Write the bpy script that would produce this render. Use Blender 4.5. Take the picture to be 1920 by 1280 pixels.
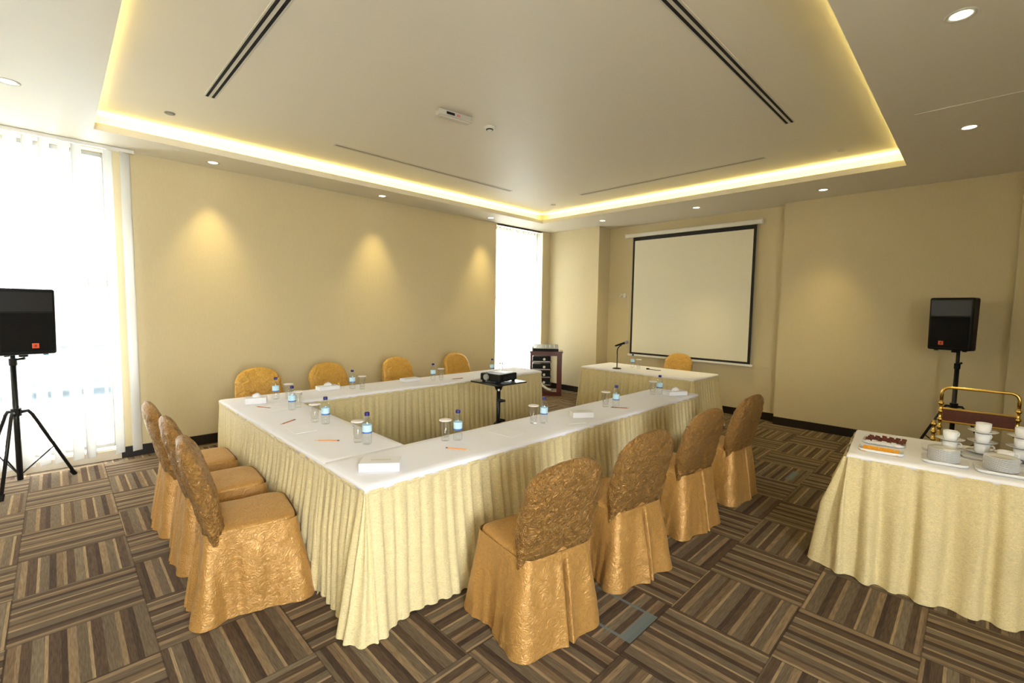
import bpy, bmesh, math, random
from math import sin, cos, pi, radians, sqrt, atan2, hypot
from mathutils import Vector, Matrix, noise

random.seed(7)
S = bpy.context.scene
for o in list(bpy.data.objects): bpy.data.objects.remove(o)
COL = S.collection

# ------------------------------------------------------------------ camera
YAW, PITCH, ROLL, FPX, CH = 45.2657, -4.1286, 0.8600, 863.26, 1.655
cam_d = bpy.data.cameras.new('camera'); cam = bpy.data.objects.new('camera', cam_d); COL.objects.link(cam)
cam_d.sensor_width = 36; cam_d.lens = 36*FPX/1920; cam_d.clip_start = .02; cam_d.clip_end = 200
ya, pt, ro = radians(YAW), radians(PITCH), radians(ROLL)
fw = Vector((cos(ya)*cos(pt), sin(ya)*cos(pt), sin(pt))); ri = Vector((sin(ya), -cos(ya), 0)); up = ri.cross(fw)
r2 = ri*cos(ro)+up*sin(ro); u2 = -ri*sin(ro)+up*cos(ro)
M = Matrix((r2, u2, -fw)).transposed().to_4x4(); M.translation = Vector((0, 0, CH)); cam.matrix_world = M
S.camera = cam
S.view_settings.view_transform = 'Standard'; S.view_settings.look = 'None'
S.view_settings.gamma = 1; S.view_settings.use_curve_mapping = False
S.view_settings.exposure = 0.20

# ------------------------------------------------------------------ world (bright overcast daylight)
W = bpy.data.worlds.new('world'); S.world = W; W.use_nodes = True
bg = W.node_tree.nodes['Background']; bg.inputs[0].default_value = (0.98, 0.985, 1.0, 1); bg.inputs[1].default_value = 34

# ------------------------------------------------------------------ light levels
P_DOWN = 48; P_COVE = 4.2; C_WARM = (1.0, .79, .33); C_COVE = (1.0, .81, .26)

# dimensions of the room
YA, XB, XP, XS, CZ, UZ = 6.34, 7.52, 7.35, 7.72, 3.22, 3.40
X0, Y0 = -2.2, -2.6
CX0, CX1, CY0, CY1 = .31, 6.45, .63, 5.75       # ceiling coffer

# ================================================================== helpers
def link(name, me, parent=None):
    o = bpy.data.objects.new(name, me); COL.objects.link(o)
    if parent: o.parent = parent
    return o
def fin(bm, name, mat, parent=None, smooth=False, bev=0, seg=2, sub=0, auto=None):
    me = bpy.data.meshes.new(name)
    bmesh.ops.recalc_face_normals(bm, faces=bm.faces)
    bm.to_mesh(me); bm.free()
    if not isinstance(mat, (list, tuple)): mat = [mat]
    for m in mat: me.materials.append(m)
    if smooth:
        for p in me.polygons: p.use_smooth = True
    o = link(name, me, parent)
    if bev:
        b = o.modifiers.new('bevel', 'BEVEL'); b.width = bev; b.segments = seg; b.limit_method = 'ANGLE'
    if sub:
        b = o.modifiers.new('sub', 'SUBSURF'); b.levels = sub; b.render_levels = sub
    return o
def tag(o, label=None, cat=None, group=None, kind=None):
    if label: o['label'] = label
    if cat: o['category'] = cat
    if group: o['group'] = group
    if kind: o['kind'] = kind
    return o
def thing(name, label, cat, loc=(0, 0, 0), rz=0, group=None):
    o = bpy.data.objects.new(name, None); COL.objects.link(o); o.empty_display_size = .1
    o.location = loc; o.rotation_euler = (0, 0, rz)
    return tag(o, label, cat, group)
def kids(o): return [c for c in bpy.data.objects if c.parent == o]
def copy_tree(o, parent=None):
    c = o.copy(); COL.objects.link(c)
    if parent: c.parent = parent
    for k in list(kids(o)): copy_tree(k, c)
    return c
def box(bm, x0, y0, z0, x1, y1, z1, mat=0, M=None):
    v = [bm.verts.new((x, y, z)) for x in (x0, x1) for y in (y0, y1) for z in (z0, z1)]
    if M:
        for q in v: q.co = M @ q.co
    for f in ((0, 1, 3, 2), (4, 6, 7, 5), (0, 4, 5, 1), (2, 3, 7, 6), (0, 2, 6, 4), (1, 5, 7, 3)):
        bm.faces.new([v[i] for i in f]).material_index = mat
    return v
def boxo(name, dims, mat, parent=None, bev=0, **k):
    bm = bmesh.new(); box(bm, *dims); return fin(bm, name, mat, parent, bev=bev, **k)
def frame_from(d):
    d = d.normalized(); a = Vector((0, 0, 1)) if abs(d.z) < .95 else Vector((1, 0, 0))
    u = d.cross(a).normalized(); return u, d.cross(u)
def tube(bm, pts, r, n=10, caps=True, mat=0):
    pts = [Vector(p) for p in pts]; rr = r if isinstance(r, (list, tuple)) else [r]*len(pts)
    rings = []; u = None
    for i, p in enumerate(pts):
        d = (pts[min(i+1, len(pts)-1)]-pts[max(i-1, 0)]).normalized()
        if u is None: u, v = frame_from(d)
        else:
            u = (u-d*u.dot(d)).normalized(); v = d.cross(u)
        rings.append([bm.verts.new(p+(u*cos(2*pi*k/n)+v*sin(2*pi*k/n))*rr[i]) for k in range(n)])
    for a, b in zip(rings, rings[1:]):
        for k in range(n): bm.faces.new((a[k], a[(k+1) % n], b[(k+1) % n], b[k])).material_index = mat
    if caps:
        for g in (rings[0], rings[-1]): bm.faces.new(g).material_index = mat
def lathe(bm, prof, n=24, c=(0, 0, 0), mat=0, axis=None):
    rings = []
    for r, z in prof:
        if r < 1e-5: rings.append([bm.verts.new((c[0], c[1], c[2]+z))])
        else: rings.append([bm.verts.new((c[0]+r*cos(2*pi*k/n), c[1]+r*sin(2*pi*k/n), c[2]+z)) for k in range(n)])
    for a, b in zip(rings, rings[1:]):
        for k in range(n):
            l = (k+1) % n
            if len(a) == 1 and len(b) == 1: continue
            if len(a) == 1: f = (a[0], b[l], b[k])
            elif len(b) == 1: f = (a[k], a[l], b[0])
            else: f = (a[k], a[l], b[l], b[k])
            bm.faces.new(f).material_index = mat
    return rings
def quad(bm, a, b, c, d, mat=0):
    bm.faces.new([bm.verts.new(p) for p in (a, b, c, d)]).material_index = mat

# ================================================================== materials
def mat(name, col, rough=.6, metal=0, spec=.5, sheen=0, sheen_tint=None, emis=None, es=0, coat=0, bump=None):
    m = bpy.data.materials.new(name); m.use_nodes = True
    n = m.node_tree.nodes; b = n['Principled BSDF']
    b.inputs['Base Color'].default_value = (*col, 1); b.inputs['Roughness'].default_value = rough
    b.inputs['Metallic'].default_value = metal; b.inputs['Specular IOR Level'].default_value = spec
    b.inputs['Sheen Weight'].default_value = sheen; b.inputs['Coat Weight'].default_value = coat
    if sheen_tint: b.inputs['Sheen Tint'].default_value = (*sheen_tint, 1)
    if emis: b.inputs['Emission Color'].default_value = (*emis, 1); b.inputs['Emission Strength'].default_value = es
    if bump: add_bump(m, *bump)
    return m
def add_bump(m, scale=(40, 40, 40), strength=.3, dist=.002, detail=3, distort=0, colvar=0, kind='noise'):
    N = m.node_tree.nodes; L = m.node_tree.links; b = N['Principled BSDF']
    tc = N.new('ShaderNodeTexCoord'); mp = N.new('ShaderNodeMapping'); mp.inputs['Scale'].default_value = scale
    L.new(tc.outputs['Object'], mp.inputs[0])
    t = N.new('ShaderNodeTexNoise'); t.inputs['Scale'].default_value = 1; t.inputs['Detail'].default_value = detail
    t.inputs['Distortion'].default_value = distort
    L.new(mp.outputs[0], t.inputs['Vector'])
    bp = N.new('ShaderNodeBump'); bp.inputs['Strength'].default_value = strength; bp.inputs['Distance'].default_value = dist
    L.new(t.outputs[0], bp.inputs['Height']); L.new(bp.outputs[0], b.inputs['Normal'])
    if colvar:
        c = b.inputs['Base Color'].default_value[:]
        r = N.new('ShaderNodeValToRGB'); r.color_ramp.elements[0].position = .3; r.color_ramp.elements[1].position = .7
        r.color_ramp.elements[0].color = (*[q*(1-colvar) for q in c[:3]], 1)
        r.color_ramp.elements[1].color = (*[min(1, q*(1+colvar)) for q in c[:3]], 1)
        L.new(t.outputs[0], r.inputs[0]); L.new(r.outputs[0], b.inputs['Base Color'])

M_wall = mat('wallpaper_beige', (.62, .525, .325), .75, bump=((90, 90, 30), .12, .002, 4, 0, .025))
M_ceil = mat('ceiling_paint', (.80, .755, .64), .5, bump=((3, 3, 3), .05, .003))
M_cove = mat('cove_paint', (.80, .75, .60), .6)
M_base = mat('dark_skirting', (.012, .008, .006), .35)
M_white = mat('white_plastic', (.80, .79, .74), .4)
M_frame = mat('window_aluminium', (.32, .33, .34), .4, .2)
M_tile = mat('sill_tile', (.62, .55, .44), .3)
M_cloth = mat('white_tablecloth', (.85, .85, .93), .8, sheen=.1, bump=((14, 14, 14), .25, .006, 4))
M_skirt = mat('pale_gold_crushed_satin', (.72, .605, .335), .42, spec=.5, sheen=.25, sheen_tint=(1, .93, .75), bump=((45, 45, 110), .8, .006, 6, 2.4, .17))
M_hem = mat('skirt_lining', (.80, .74, .50), .6)
M_chair = mat('gold_taffeta', (.47, .252, .070), .38, .32, spec=.6, sheen=.1, sheen_tint=(1, .8, .5), bump=((30, 30, 30), .8, .006, 7, 3.0, .15))
M_chairb = mat('gold_crushed_taffeta_shaded', (.30, .152, .034), .30, .5, spec=.8, sheen=.05, sheen_tint=(1, .8, .5), bump=((30, 30, 30), 1.0, .013, 8, 3.6, .42))  # crushed backrest fabric, darkened to carry the shade of backs turned from light
M_black = mat('black_plastic', (.005, .005, .005), .5, spec=.2)
M_blackm = mat('black_metal', (.015, .015, .016), .35, .4)
M_grille = mat('black_speaker_grille', (.004, .004, .004), .7, spec=.15, bump=((250, 250, 250), .6, .003))
M_orange = mat('orange_badge', (.75, .10, .02), .4)
M_badge2 = mat('dark_badge_mark', (.25, .03, .015), .4)
M_screen = mat('projection_fabric', (.80, .76, .61), .9)
M_sblack = mat('screen_border_black', (.006, .006, .006), .7)
M_wood = mat('mahogany', (.085, .016, .010), .3, coat=.3, bump=((6, 60, 60), .15, .002, 4, 1, .3))
M_brass = mat('polished_brass', (.80, .55, .15), .16, 1.0)
M_china = mat('white_china', (.86, .86, .88), .12, coat=.4)
M_tray = mat('white_tray', (.74, .74, .76), .3)
M_cap = mat('blue_cap', (.015, .012, .16), .4)
M_label = mat('pale_blue_label', (.50, .72, .86), .5)
M_label2 = mat('blue_label_band', (.05, .14, .45), .5)
M_paper = mat('white_paper', (.76, .755, .79), .8)
M_pad = mat('notepad_paper', (.88, .88, .95), .8)
M_lid = mat('pink_white_paper_lid', (.84, .77, .75), .8)
M_pencil = mat('orange_pencil_paint', (.78, .28, .07), .4)
M_pencil2 = mat('red_brown_pencil_paint', (.42, .12, .06), .4)
M_graph = mat('graphite_and_ferrule', (.12, .11, .11), .4, .5)
M_pwood = mat('sharpened_wood', (.70, .52, .30), .7)
M_eras = mat('white_eraser', (.75, .7, .68), .8)
M_sugar = mat('orange_sachet_paper', (.82, .36, .02), .5)
M_tea = mat('dark_red_sachet_paper', (.11, .018, .015), .45)
M_silver = mat('silver_metal', (.6, .6, .58), .3, .8)
M_grey = mat('grey_panel', (.22, .23, .22), .45)
M_knob = mat('pale_dial', (.75, .74, .68), .4)
M_red = mat('red_lamp', (.55, .22, .20), .4)
M_dark = mat('dark_slot', (.004, .004, .004), .9)
M_slotg = mat('greyish_plastic', (.48, .46, .42), .5)
M_slotw = mat('diffuser_white', (.62, .60, .52), .5)
M_slot3 = mat('diffuser_shadow_gap', (.20, .16, .09), .8)
M_lamp = mat('lit_lamp', (1, 1, 1), .5, emis=(1, .93, .72), es=7)
M_led = mat('lit_led_strip', (1, 1, 1), .5, emis=(1, .8, .35), es=3)
M_bld = mat('render_facade', (.62, .62, .64), .9)
M_bwin = mat('facade_glass', (.08, .10, .12), .2)
M_pave = mat('pavement', (.55, .54, .52), .9, bump=((2, 2, 2), .2, .01))
M_blue = mat('blue_car_paint', (.05, .22, .36), .3)
M_tyre = mat('tyre_rubber', (.02, .02, .02), .8)

def glass_mat(name, col, gloss_r=.02, fac=1.0, ior=1.45):
    m = bpy.data.materials.new(name); m.use_nodes = True; N = m.node_tree.nodes; L = m.node_tree.links
    for x in list(N): N.remove(x)
    out = N.new('ShaderNodeOutputMaterial'); mx = N.new('ShaderNodeMixShader')
    tr = N.new('ShaderNodeBsdfTransparent'); tr.inputs[0].default_value = (*col, 1)
    gl = N.new('ShaderNodeBsdfGlossy'); gl.inputs['Roughness'].default_value = gloss_r
    fr = N.new('ShaderNodeLayerWeight'); fr.inputs[0].default_value = .5
    pw = N.new('ShaderNodeMath'); pw.operation = 'POWER'; pw.inputs[1].default_value = 3.0
    mu = N.new('ShaderNodeMath'); mu.operation = 'MULTIPLY_ADD'; mu.inputs[1].default_value = .75*fac; mu.inputs[2].default_value = .04*fac
    L.new(fr.outputs['Facing'], pw.inputs[0]); L.new(pw.outputs[0], mu.inputs[0]); L.new(mu.outputs[0], mx.inputs[0]); L.new(tr.outputs[0], mx.inputs[1]); L.new(gl.outputs[0], mx.inputs[2]); L.new(mx.outputs[0], out.inputs[0])
    return m
M_pane = glass_mat('window_glass', (.96, .98, .97))
M_bottle = glass_mat('clear_bottle_plastic', (.965, .985, .995), .06, ior=1.6)
M_glass = glass_mat('drinking_glass', (.98, .985, .985), .03, ior=1.5)
def blind_mat():
    m = bpy.data.materials.new('blind_fabric'); m.use_nodes = True; N = m.node_tree.nodes; L = m.node_tree.links
    for x in list(N): N.remove(x)
    out = N.new('ShaderNodeOutputMaterial'); mx = N.new('ShaderNodeMixShader'); mx.inputs[0].default_value = .42
    d = N.new('ShaderNodeBsdfDiffuse'); d.inputs[0].default_value = (.93, .93, .91, 1)
    t = N.new('ShaderNodeBsdfTranslucent'); t.inputs[0].default_value = (.93, .93, .91, 1)
    L.new(d.outputs[0], mx.inputs[1]); L.new(t.outputs[0], mx.inputs[2]); L.new(mx.outputs[0], out.inputs[0]); return m
M_blind = blind_mat()

def carpet():
    m = bpy.data.materials.new('striped_carpet_tiles'); m.use_nodes = True; N = m.node_tree.nodes; L = m.node_tree.links
    b = N['Principled BSDF']; b.inputs['Roughness'].default_value = .95; b.inputs['Specular IOR Level'].default_value = .12
    def mth(op, a, c=None, d=None):
        n = N.new('ShaderNodeMath'); n.operation = op
        for i, v in enumerate((a, c, d)):
            if v is None: continue
            if isinstance(v, (int, float)): n.inputs[i].default_value = v
            else: L.new(v, n.inputs[i])
        return n.outputs[0]
    tc = N.new('ShaderNodeTexCoord'); sp = N.new('ShaderNodeSeparateXYZ'); L.new(tc.outputs['Object'], sp.inputs[0])
    TX, TY = .525, .51
    u = mth('DIVIDE', mth('SUBTRACT', sp.outputs[0], .29), TX); v = mth('DIVIDE', mth('SUBTRACT', sp.outputs[1], 1.113), TY)
    iu = mth('FLOOR', u); iv = mth('FLOOR', v); fu = mth('SUBTRACT', u, iu); fv = mth('SUBTRACT', v, iv)
    par = mth('FLOORED_MODULO', mth('ADD', iu, iv), 2)
    # stripe coordinate: along u when parity 0 else along v
    sc = mth('ADD', mth('MULTIPLY', fu, mth('SUBTRACT', 1, par)), mth('MULTIPLY', fv, par))
    lc = mth('ADD', mth('MULTIPLY', fv, mth('SUBTRACT', 1, par)), mth('MULTIPLY', fu, par))
    wn = N.new('ShaderNodeTexWhiteNoise'); wn.noise_dimensions = '2D'
    cb = N.new('ShaderNodeCombineXYZ'); L.new(iu, cb.inputs[0]); L.new(iv, cb.inputs[1]); L.new(cb.outputs[0], wn.inputs['Vector'])
    off = wn.outputs['Value']
    s2 = mth('FRACT', mth('ADD', mth('MULTIPLY', sc, .66), mth('MULTIPLY', off, .93)))
    r = N.new('ShaderNodeValToRGB'); cr = r.color_ramp; cr.interpolation = 'LINEAR'
    dk = (.086, .058, .040); md = (.155, .108, .067); gy = (.130, .100, .069); ln = (.28, .205, .122); tn = (.215, .152, .092); gg = (.165, .130, .090); vd = (.060, .041, .030)
    seq = [(ln, .008), (dk, .03), (gy, .035), (tn, .014), (dk, .022), (vd, .018), (gy, .04), (ln, .01), (md, .03), (dk, .012), (gy, .03), (tn, .02), (dk, .03), (ln, .009), (gy, .028), (vd, .02), (md, .022), (tn, .012), (dk, .026), (gg, .03), (ln, .008), (dk, .03), (vd, .016), (tn, .022), (gy, .03)]
    tot = sum(w for _, w in seq); p = 0; stops = []
    # 32 stops max: give the wide stripes both ends, thin ones a single hard step
    cr.interpolation = 'CONSTANT'
    for c, w in seq: stops.append((p/tot, c)); p += w
    while len(cr.elements) < len(stops): cr.elements.new(.5)
    for e, (q, c) in zip(cr.elements, stops): e.position = q; e.color = (*c, 1)
    L.new(s2, r.inputs[0])
    # slub along the stripes + pile noise
    cb2 = N.new('ShaderNodeCombineXYZ'); L.new(mth('MULTIPLY', sc, 110), cb2.inputs[0]); L.new(mth('MULTIPLY', lc, 7), cb2.inputs[1]); L.new(mth('MULTIPLY', off, 90), cb2.inputs[2])
    nz = N.new('ShaderNodeTexNoise'); nz.inputs['Scale'].default_value = 1; nz.inputs['Detail'].default_value = 2; L.new(cb2.outputs[0], nz.inputs['Vector'])
    n2 = N.new('ShaderNodeTexNoise'); n2.inputs['Scale'].default_value = 420; n2.inputs['Detail'].default_value = 2; L.new(tc.outputs['Object'], n2.inputs['Vector'])
    f = mth('MULTIPLY', mth('ADD', .40, mth('MULTIPLY', nz.outputs[0], 1.2)), mth('ADD', .72, mth('MULTIPLY', n2.outputs[0], .56)))
    # tile seams
    ed = mth('MINIMUM', mth('MINIMUM', fu, mth('SUBTRACT', 1, fu)), mth('MINIMUM', fv, mth('SUBTRACT', 1, fv)))
    seam = mth('LESS_THAN', ed, .006)
    f = mth('MULTIPLY', f, mth('SUBTRACT', 1, mth('MULTIPLY', seam, .35)))
    mx = N.new('ShaderNodeMix'); mx.data_type = 'RGBA'; mx.blend_type = 'MULTIPLY'; mx.inputs[0].default_value = 1
    cf = N.new('ShaderNodeCombineColor')
    for i in range(3): L.new(f, cf.inputs[i])
    L.new(r.outputs[0], mx.inputs[6]); L.new(cf.outputs[0], mx.inputs[7])
    # odd blue yarn woven into two tiles
    def rect(x0, x1, y0, y1):
        a = mth('MULTIPLY', mth('GREATER_THAN', sp.outputs[0], x0), mth('LESS_THAN', sp.outputs[0], x1))
        c = mth('MULTIPLY', mth('GREATER_THAN', sp.outputs[1], y0), mth('LESS_THAN', sp.outputs[1], y1))
        return mth('MULTIPLY', a, c)
    blue = rect(1.965, 2.25, 1.118, 1.185)
    for q in ((1.965, 1.985, 1.118, 1.45), (2.23, 2.25, 1.118, 1.5), (5.1, 5.42, 1.20, 1.26)): blue = mth('MAXIMUM', blue, rect(*q))
    m2 = N.new('ShaderNodeMix'); m2.data_type = 'RGBA'; L.new(mth('MULTIPLY', blue, .8), m2.inputs[0]); L.new(mx.outputs[2], m2.inputs[6]); m2.inputs[7].default_value = (.14, .18, .19, 1)
    L.new(m2.outputs[2], b.inputs['Base Color'])
    bp = N.new('ShaderNodeBump'); bp.inputs['Strength'].default_value = .4; bp.inputs['Distance'].default_value = .003
    L.new(n2.outputs[0], bp.inputs['Height']); L.new(bp.outputs[0], b.inputs['Normal'])
    return m
M_carpet = carpet()

# ================================================================== room shell
def struct(o): o['kind'] = 'structure'; return o
def sbox(name, dims_list, m, bev=0):
    bm = bmesh.new()
    for d in dims_list: box(bm, *d)
    return struct(fin(bm, name, m, bev=bev))
TH = .25
XE = 8.0
sbox('floor', [(X0-TH, Y0-TH, -.1, XE, YA+TH, 0)], M_carpet)
WX0, WX1, WZ0, WZ1 = -1.9, .44, .10, 3.19         # left window
VX0, VX1 = 5.84, 7.12                              # narrow far window
sbox('wall_back', [(X0-TH, YA, 0, WX0, YA+TH, UZ+.1), (WX0, YA, 0, WX1, YA+TH, WZ0), (WX0, YA, WZ1, WX1, YA+TH, UZ+.1),
                   (WX1, YA, 0, VX0, YA+TH, UZ+.1), (VX0, YA, 0, VX1, YA+TH, WZ0), (VX0, YA, WZ1, VX1, YA+TH, UZ+.1), (VX1, YA, 0, XE, YA+TH, UZ+.1)], M_wall)
sbox('wall_right', [(XS, 2.05, 0, XE, 5.12, UZ+.1), (XB, -.26, 0, XE, 2.05, UZ+.1), (XP, 5.12, 0, XE, YA, UZ+.1), (XB-.17, Y0-TH, 0, XE, -.26, UZ+.1)], M_wall)
sbox('wall_left', [(X0-TH, Y0, 0, X0, YA, UZ+.1)], M_wall)
FX0, FX1 = -1.6, .25  # opening in the unseen wall for the added fill window
sbox('wall_front', [(X0, Y0-TH, 0, FX0, Y0, UZ+.1), (FX1, Y0-TH, 0, XB-.17, Y0, UZ+.1), (FX0, Y0-TH, 0, FX1, Y0, .6), (FX0, Y0-TH, 2.8, FX1, Y0, UZ+.1)], M_wall)
# ceiling: lower soffit ring, lip, light trough and upper coffer
LP = .065; TR = .17; t = .018
bm = bmesh.new()
for d in ((X0, Y0, CX0-t, YA), (CX1+t, Y0, XE, YA), (CX0-t, Y0, CX1+t, CY0-t), (CX0-t, CY1+t, CX1+t, YA)):
    box(bm, d[0], d[1], CZ, d[2], d[3], CZ+.02)
struct(fin(bm, 'ceiling', M_ceil))
bm = bmesh.new()
box(bm, CX0-t, CY0-t, CZ, CX0, CY1+t, CZ+LP); box(bm, CX1, CY0-t, CZ, CX1+t, CY1+t, CZ+LP)
box(bm, CX0, CY0-t, CZ, CX1, CY0, CZ+LP); box(bm, CX0, CY1, CZ, CX1, CY1+t, CZ+LP)
struct(fin(bm, 'trim_1', M_ceil))
bm = bmesh.new()
box(bm, X0, Y0, CZ+.02, CX0-TR, YA, UZ+.05); box(bm, CX1+TR, Y0, CZ+.02, XE, YA, UZ+.05)
box(bm, CX0-TR, Y0, CZ+.02, CX1+TR, CY0-TR, UZ+.05); box(bm, CX0-TR, CY1+TR, CZ+.02, CX1+TR, YA, UZ+.05)
struct(fin(bm, 'trim_2', M_cove))
sbox('ceiling_coffer', [(CX0-TR, CY0-TR, UZ, CX1+TR, CY1+TR, UZ+.05)], M_ceil)
# faint plaster joint on the near soffit
sbox('trim_3', [(4.86, -1.2, CZ-.003, 4.875, .45, CZ+.001)], M_ceil)
# skirting boards
H = .115; D = .018
sbox('baseboard_back', [(WX1, YA-D, 0, VX0, YA, H), (VX1, YA-D, 0, XP, YA, H)], M_base, .003)
sbox('baseboard_right', [(XS-D, 2.05, 0, XS, 5.12, H), (XB-D, -.26, 0, XB, 2.05, H), (XP-D, 5.12, 0, XP, YA-D, H), (XP-D, 5.12-D, 0, XS, 5.12, H), (XB-.17-D, Y0, 0, XB-.17, -.26, H), (XB-.17-D, -.26, 0, XB-D, -.26+D, H)], M_base, .003)
sbox('baseboard_left', [(X0, Y0, 0, X0+D, YA, H)], M_base)
sbox('baseboard_front', [(X0+D, Y0, 0, XB-.17-D, Y0+D, H)], M_base)

# ------------------------------------------------------------------ windows
def window(name, x0, x1, z0, z1, y, mull, trans, mat=M_frame):
    r = struct(thing(name, None, None, ((x0+x1)/2, y, z0)))
    def part(nm, boxes, m):
        bm = bmesh.new()
        for b in boxes: box(bm, b[0]-(x0+x1)/2, b[1]-y, b[2]-z0, b[3]-(x0+x1)/2, b[4]-y, b[5]-z0)
        return struct(fin(bm, nm, m, r, bev=.004 if m is mat else 0))
    w = .045
    fr = [(x0, y-.03, z0, x0+w, y+.03, z1), (x1-w, y-.03, z0, x1, y+.03, z1), (x0+w, y-.03, z0, x1-w, y+.03, z0+w), (x0+w, y-.03, z1-w, x1-w, y+.03, z1)]
    part('window_frame', fr, mat)
    for mx in mull: part('mullion', [(mx-.02, y-.025, z0+w, mx+.02, y+.025, z1-w)], mat)
    for tz in trans: part('transom', [(x0+w, y-.028, tz-.03, x1-w, y+.028, tz+.03)], mat)
    part('window_glass', [(x0+w*.6, y-.004, z0+w*.6, x1-w*.6, y+.004, z1-w*.6)], M_pane)
    part('window_sill', [(x0, YA+.001, z0-.0005, x1, YA+TH, z0+.012)] if z0 < .2 else [(x0, YA-.05, z0-.03, x1, YA, z0)], M_tile)
    return r
window('window_1', WX0, WX1, WZ0, WZ1, YA+.17, [-.75], [1.86])
window('window_2', VX0, VX1, WZ0, WZ1, YA+.17, [], [1.86])
r = struct(thing('fill_window', None, None, ((FX0+FX1)/2, Y0-.1, .6)))  # unseen window added behind the camera to bring in front daylight
bm = bmesh.new(); hw = (FX1-FX0)/2; hh = 2.2
for d in ((-hw, -.03, 0, -hw+.05, .03, hh), (hw-.05, -.03, 0, hw, .03, hh), (-hw, -.03, 0, hw, .03, .05), (-hw, -.03, hh-.05, hw, .03, hh), (-.025, -.03, 0, .025, .03, hh)): box(bm, *d)
struct(fin(bm, 'window_frame', M_frame, r))
struct(boxo('window_glass', (-hw+.03, -.004, .03, hw-.03, .004, hh-.03), M_pane, r))
# tiled kerb and cream end post beside the left window
sbox('trim_4', [(WX0, YA-.012, .0, WX1-.0, YA, .10)], M_tile)

def portal(loc, rot, sx, sy):
    l = bpy.data.lights.new('window_portal', 'AREA'); l.shape = 'RECTANGLE'; l.size = sx; l.size_y = sy; l.cycles.is_portal = True
    o = bpy.data.objects.new('window_portal', l); COL.objects.link(o); o.location = loc; o.rotation_euler = rot
portal(((WX0+WX1)/2, YA+TH+.02, (WZ0+WZ1)/2), (-pi/2, 0, 0), WX1-WX0, WZ1-WZ0)
portal(((VX0+VX1)/2, YA+TH+.02, (WZ0+WZ1)/2), (-pi/2, 0, 0), VX1-VX0, WZ1-WZ0)

portal(((FX0+FX1)/2, Y0-TH-.02, 1.7), (pi/2, 0, 0), FX1-FX0, 2.2)  # daylight portal of the added fill window

# ------------------------------------------------------------------ vertical blinds
def blinds(name, label, x0, x1, xs, angs, y=6.25, ztop=3.218, zb=.075, w=.089):
    r = thing(name, label, 'blind', ((x0+x1)/2, y, ztop))
    boxo('headrail', (-(x1-x0)/2, -.02, -.035, (x1-x0)/2, .02, 0), M_white, r, bev=.004)
    for x, a in zip(xs, angs):
        bm = bmesh.new(); n = 6
        cols = []
        for i in range(n+1):
            s = (i/n-.5)*w; c = .006*(1-(2*i/n-1)**2)
            px = x-(x0+x1)/2+s*cos(a)-c*sin(a); py = s*sin(a)+c*cos(a)
            cols.append([bm.verts.new((px, py, -.04)), bm.verts.new((px+.004*sin(x*37), py, (zb-ztop)))])
        for p, q in zip(cols, cols[1:]): bm.faces.new((p[0], q[0], q[1], p[1]))
        o = fin(bm, 'slat', M_blind, r, smooth=True)
        m = o.modifiers.new('s', 'SOLIDIFY'); m.thickness = .0012
    return r
xs = []; an = []; x = -1.85
random.seed(3)
while x < .30:
    xs.append(x); an.append(radians(random.choice((18, 30, 24, 12, 35)))); x += .088+random.choice((0, .01, .045, .02))
xs += [.43, .565]; an += [radians(32), radians(20)]
blinds('vertical_blind', 'white vertical blinds with gaps in front of the wide left window', -1.9, .64, xs, an)
xs = [5.90+.086*i for i in range(14)]; an = [radians(14+5*sin(i*2.3)) for i in range(14)]
blinds('vertical_blind', 'closed white vertical blinds over the narrow glowing window in the corner', 5.86, 7.08, xs, an, y=6.36)

# ------------------------------------------------------------------ outside
struct(sbox('ground', [(-30, YA+.9, -.5, 45, 60, -.02), (-30, -20, -.5, X0-.4, YA+.9, -.02)], M_pave))
def facade(name, label, x0, x1, y, z1, cols, rows, wz=1.3):
    r = thing(name, label, 'building', ((x0+x1)/2, y, -.02))
    boxo('wall', (x0-(x0+x1)/2, 0, 0, x1-(x0+x1)/2, 6, z1), M_bld, r)
    for j in range(rows):
        z = 1.1+j*3.0
        for i in range(cols):
            w = (x1-x0)/cols; cx = x0+w*(i+.5)-(x0+x1)/2
            boxo('window', (cx-w*.33, -.06, z, cx+w*.33, .02, z+wz), M_bwin, r)
        boxo('ledge', (x0-(x0+x1)/2, -.25, z-.5, x1-(x0+x1)/2, 0, z-.35), M_bld, r)
facade('building', 'pale building across the street seen faintly through the left blinds', -9, 6, 15, 9.3, 8, 3)
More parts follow.
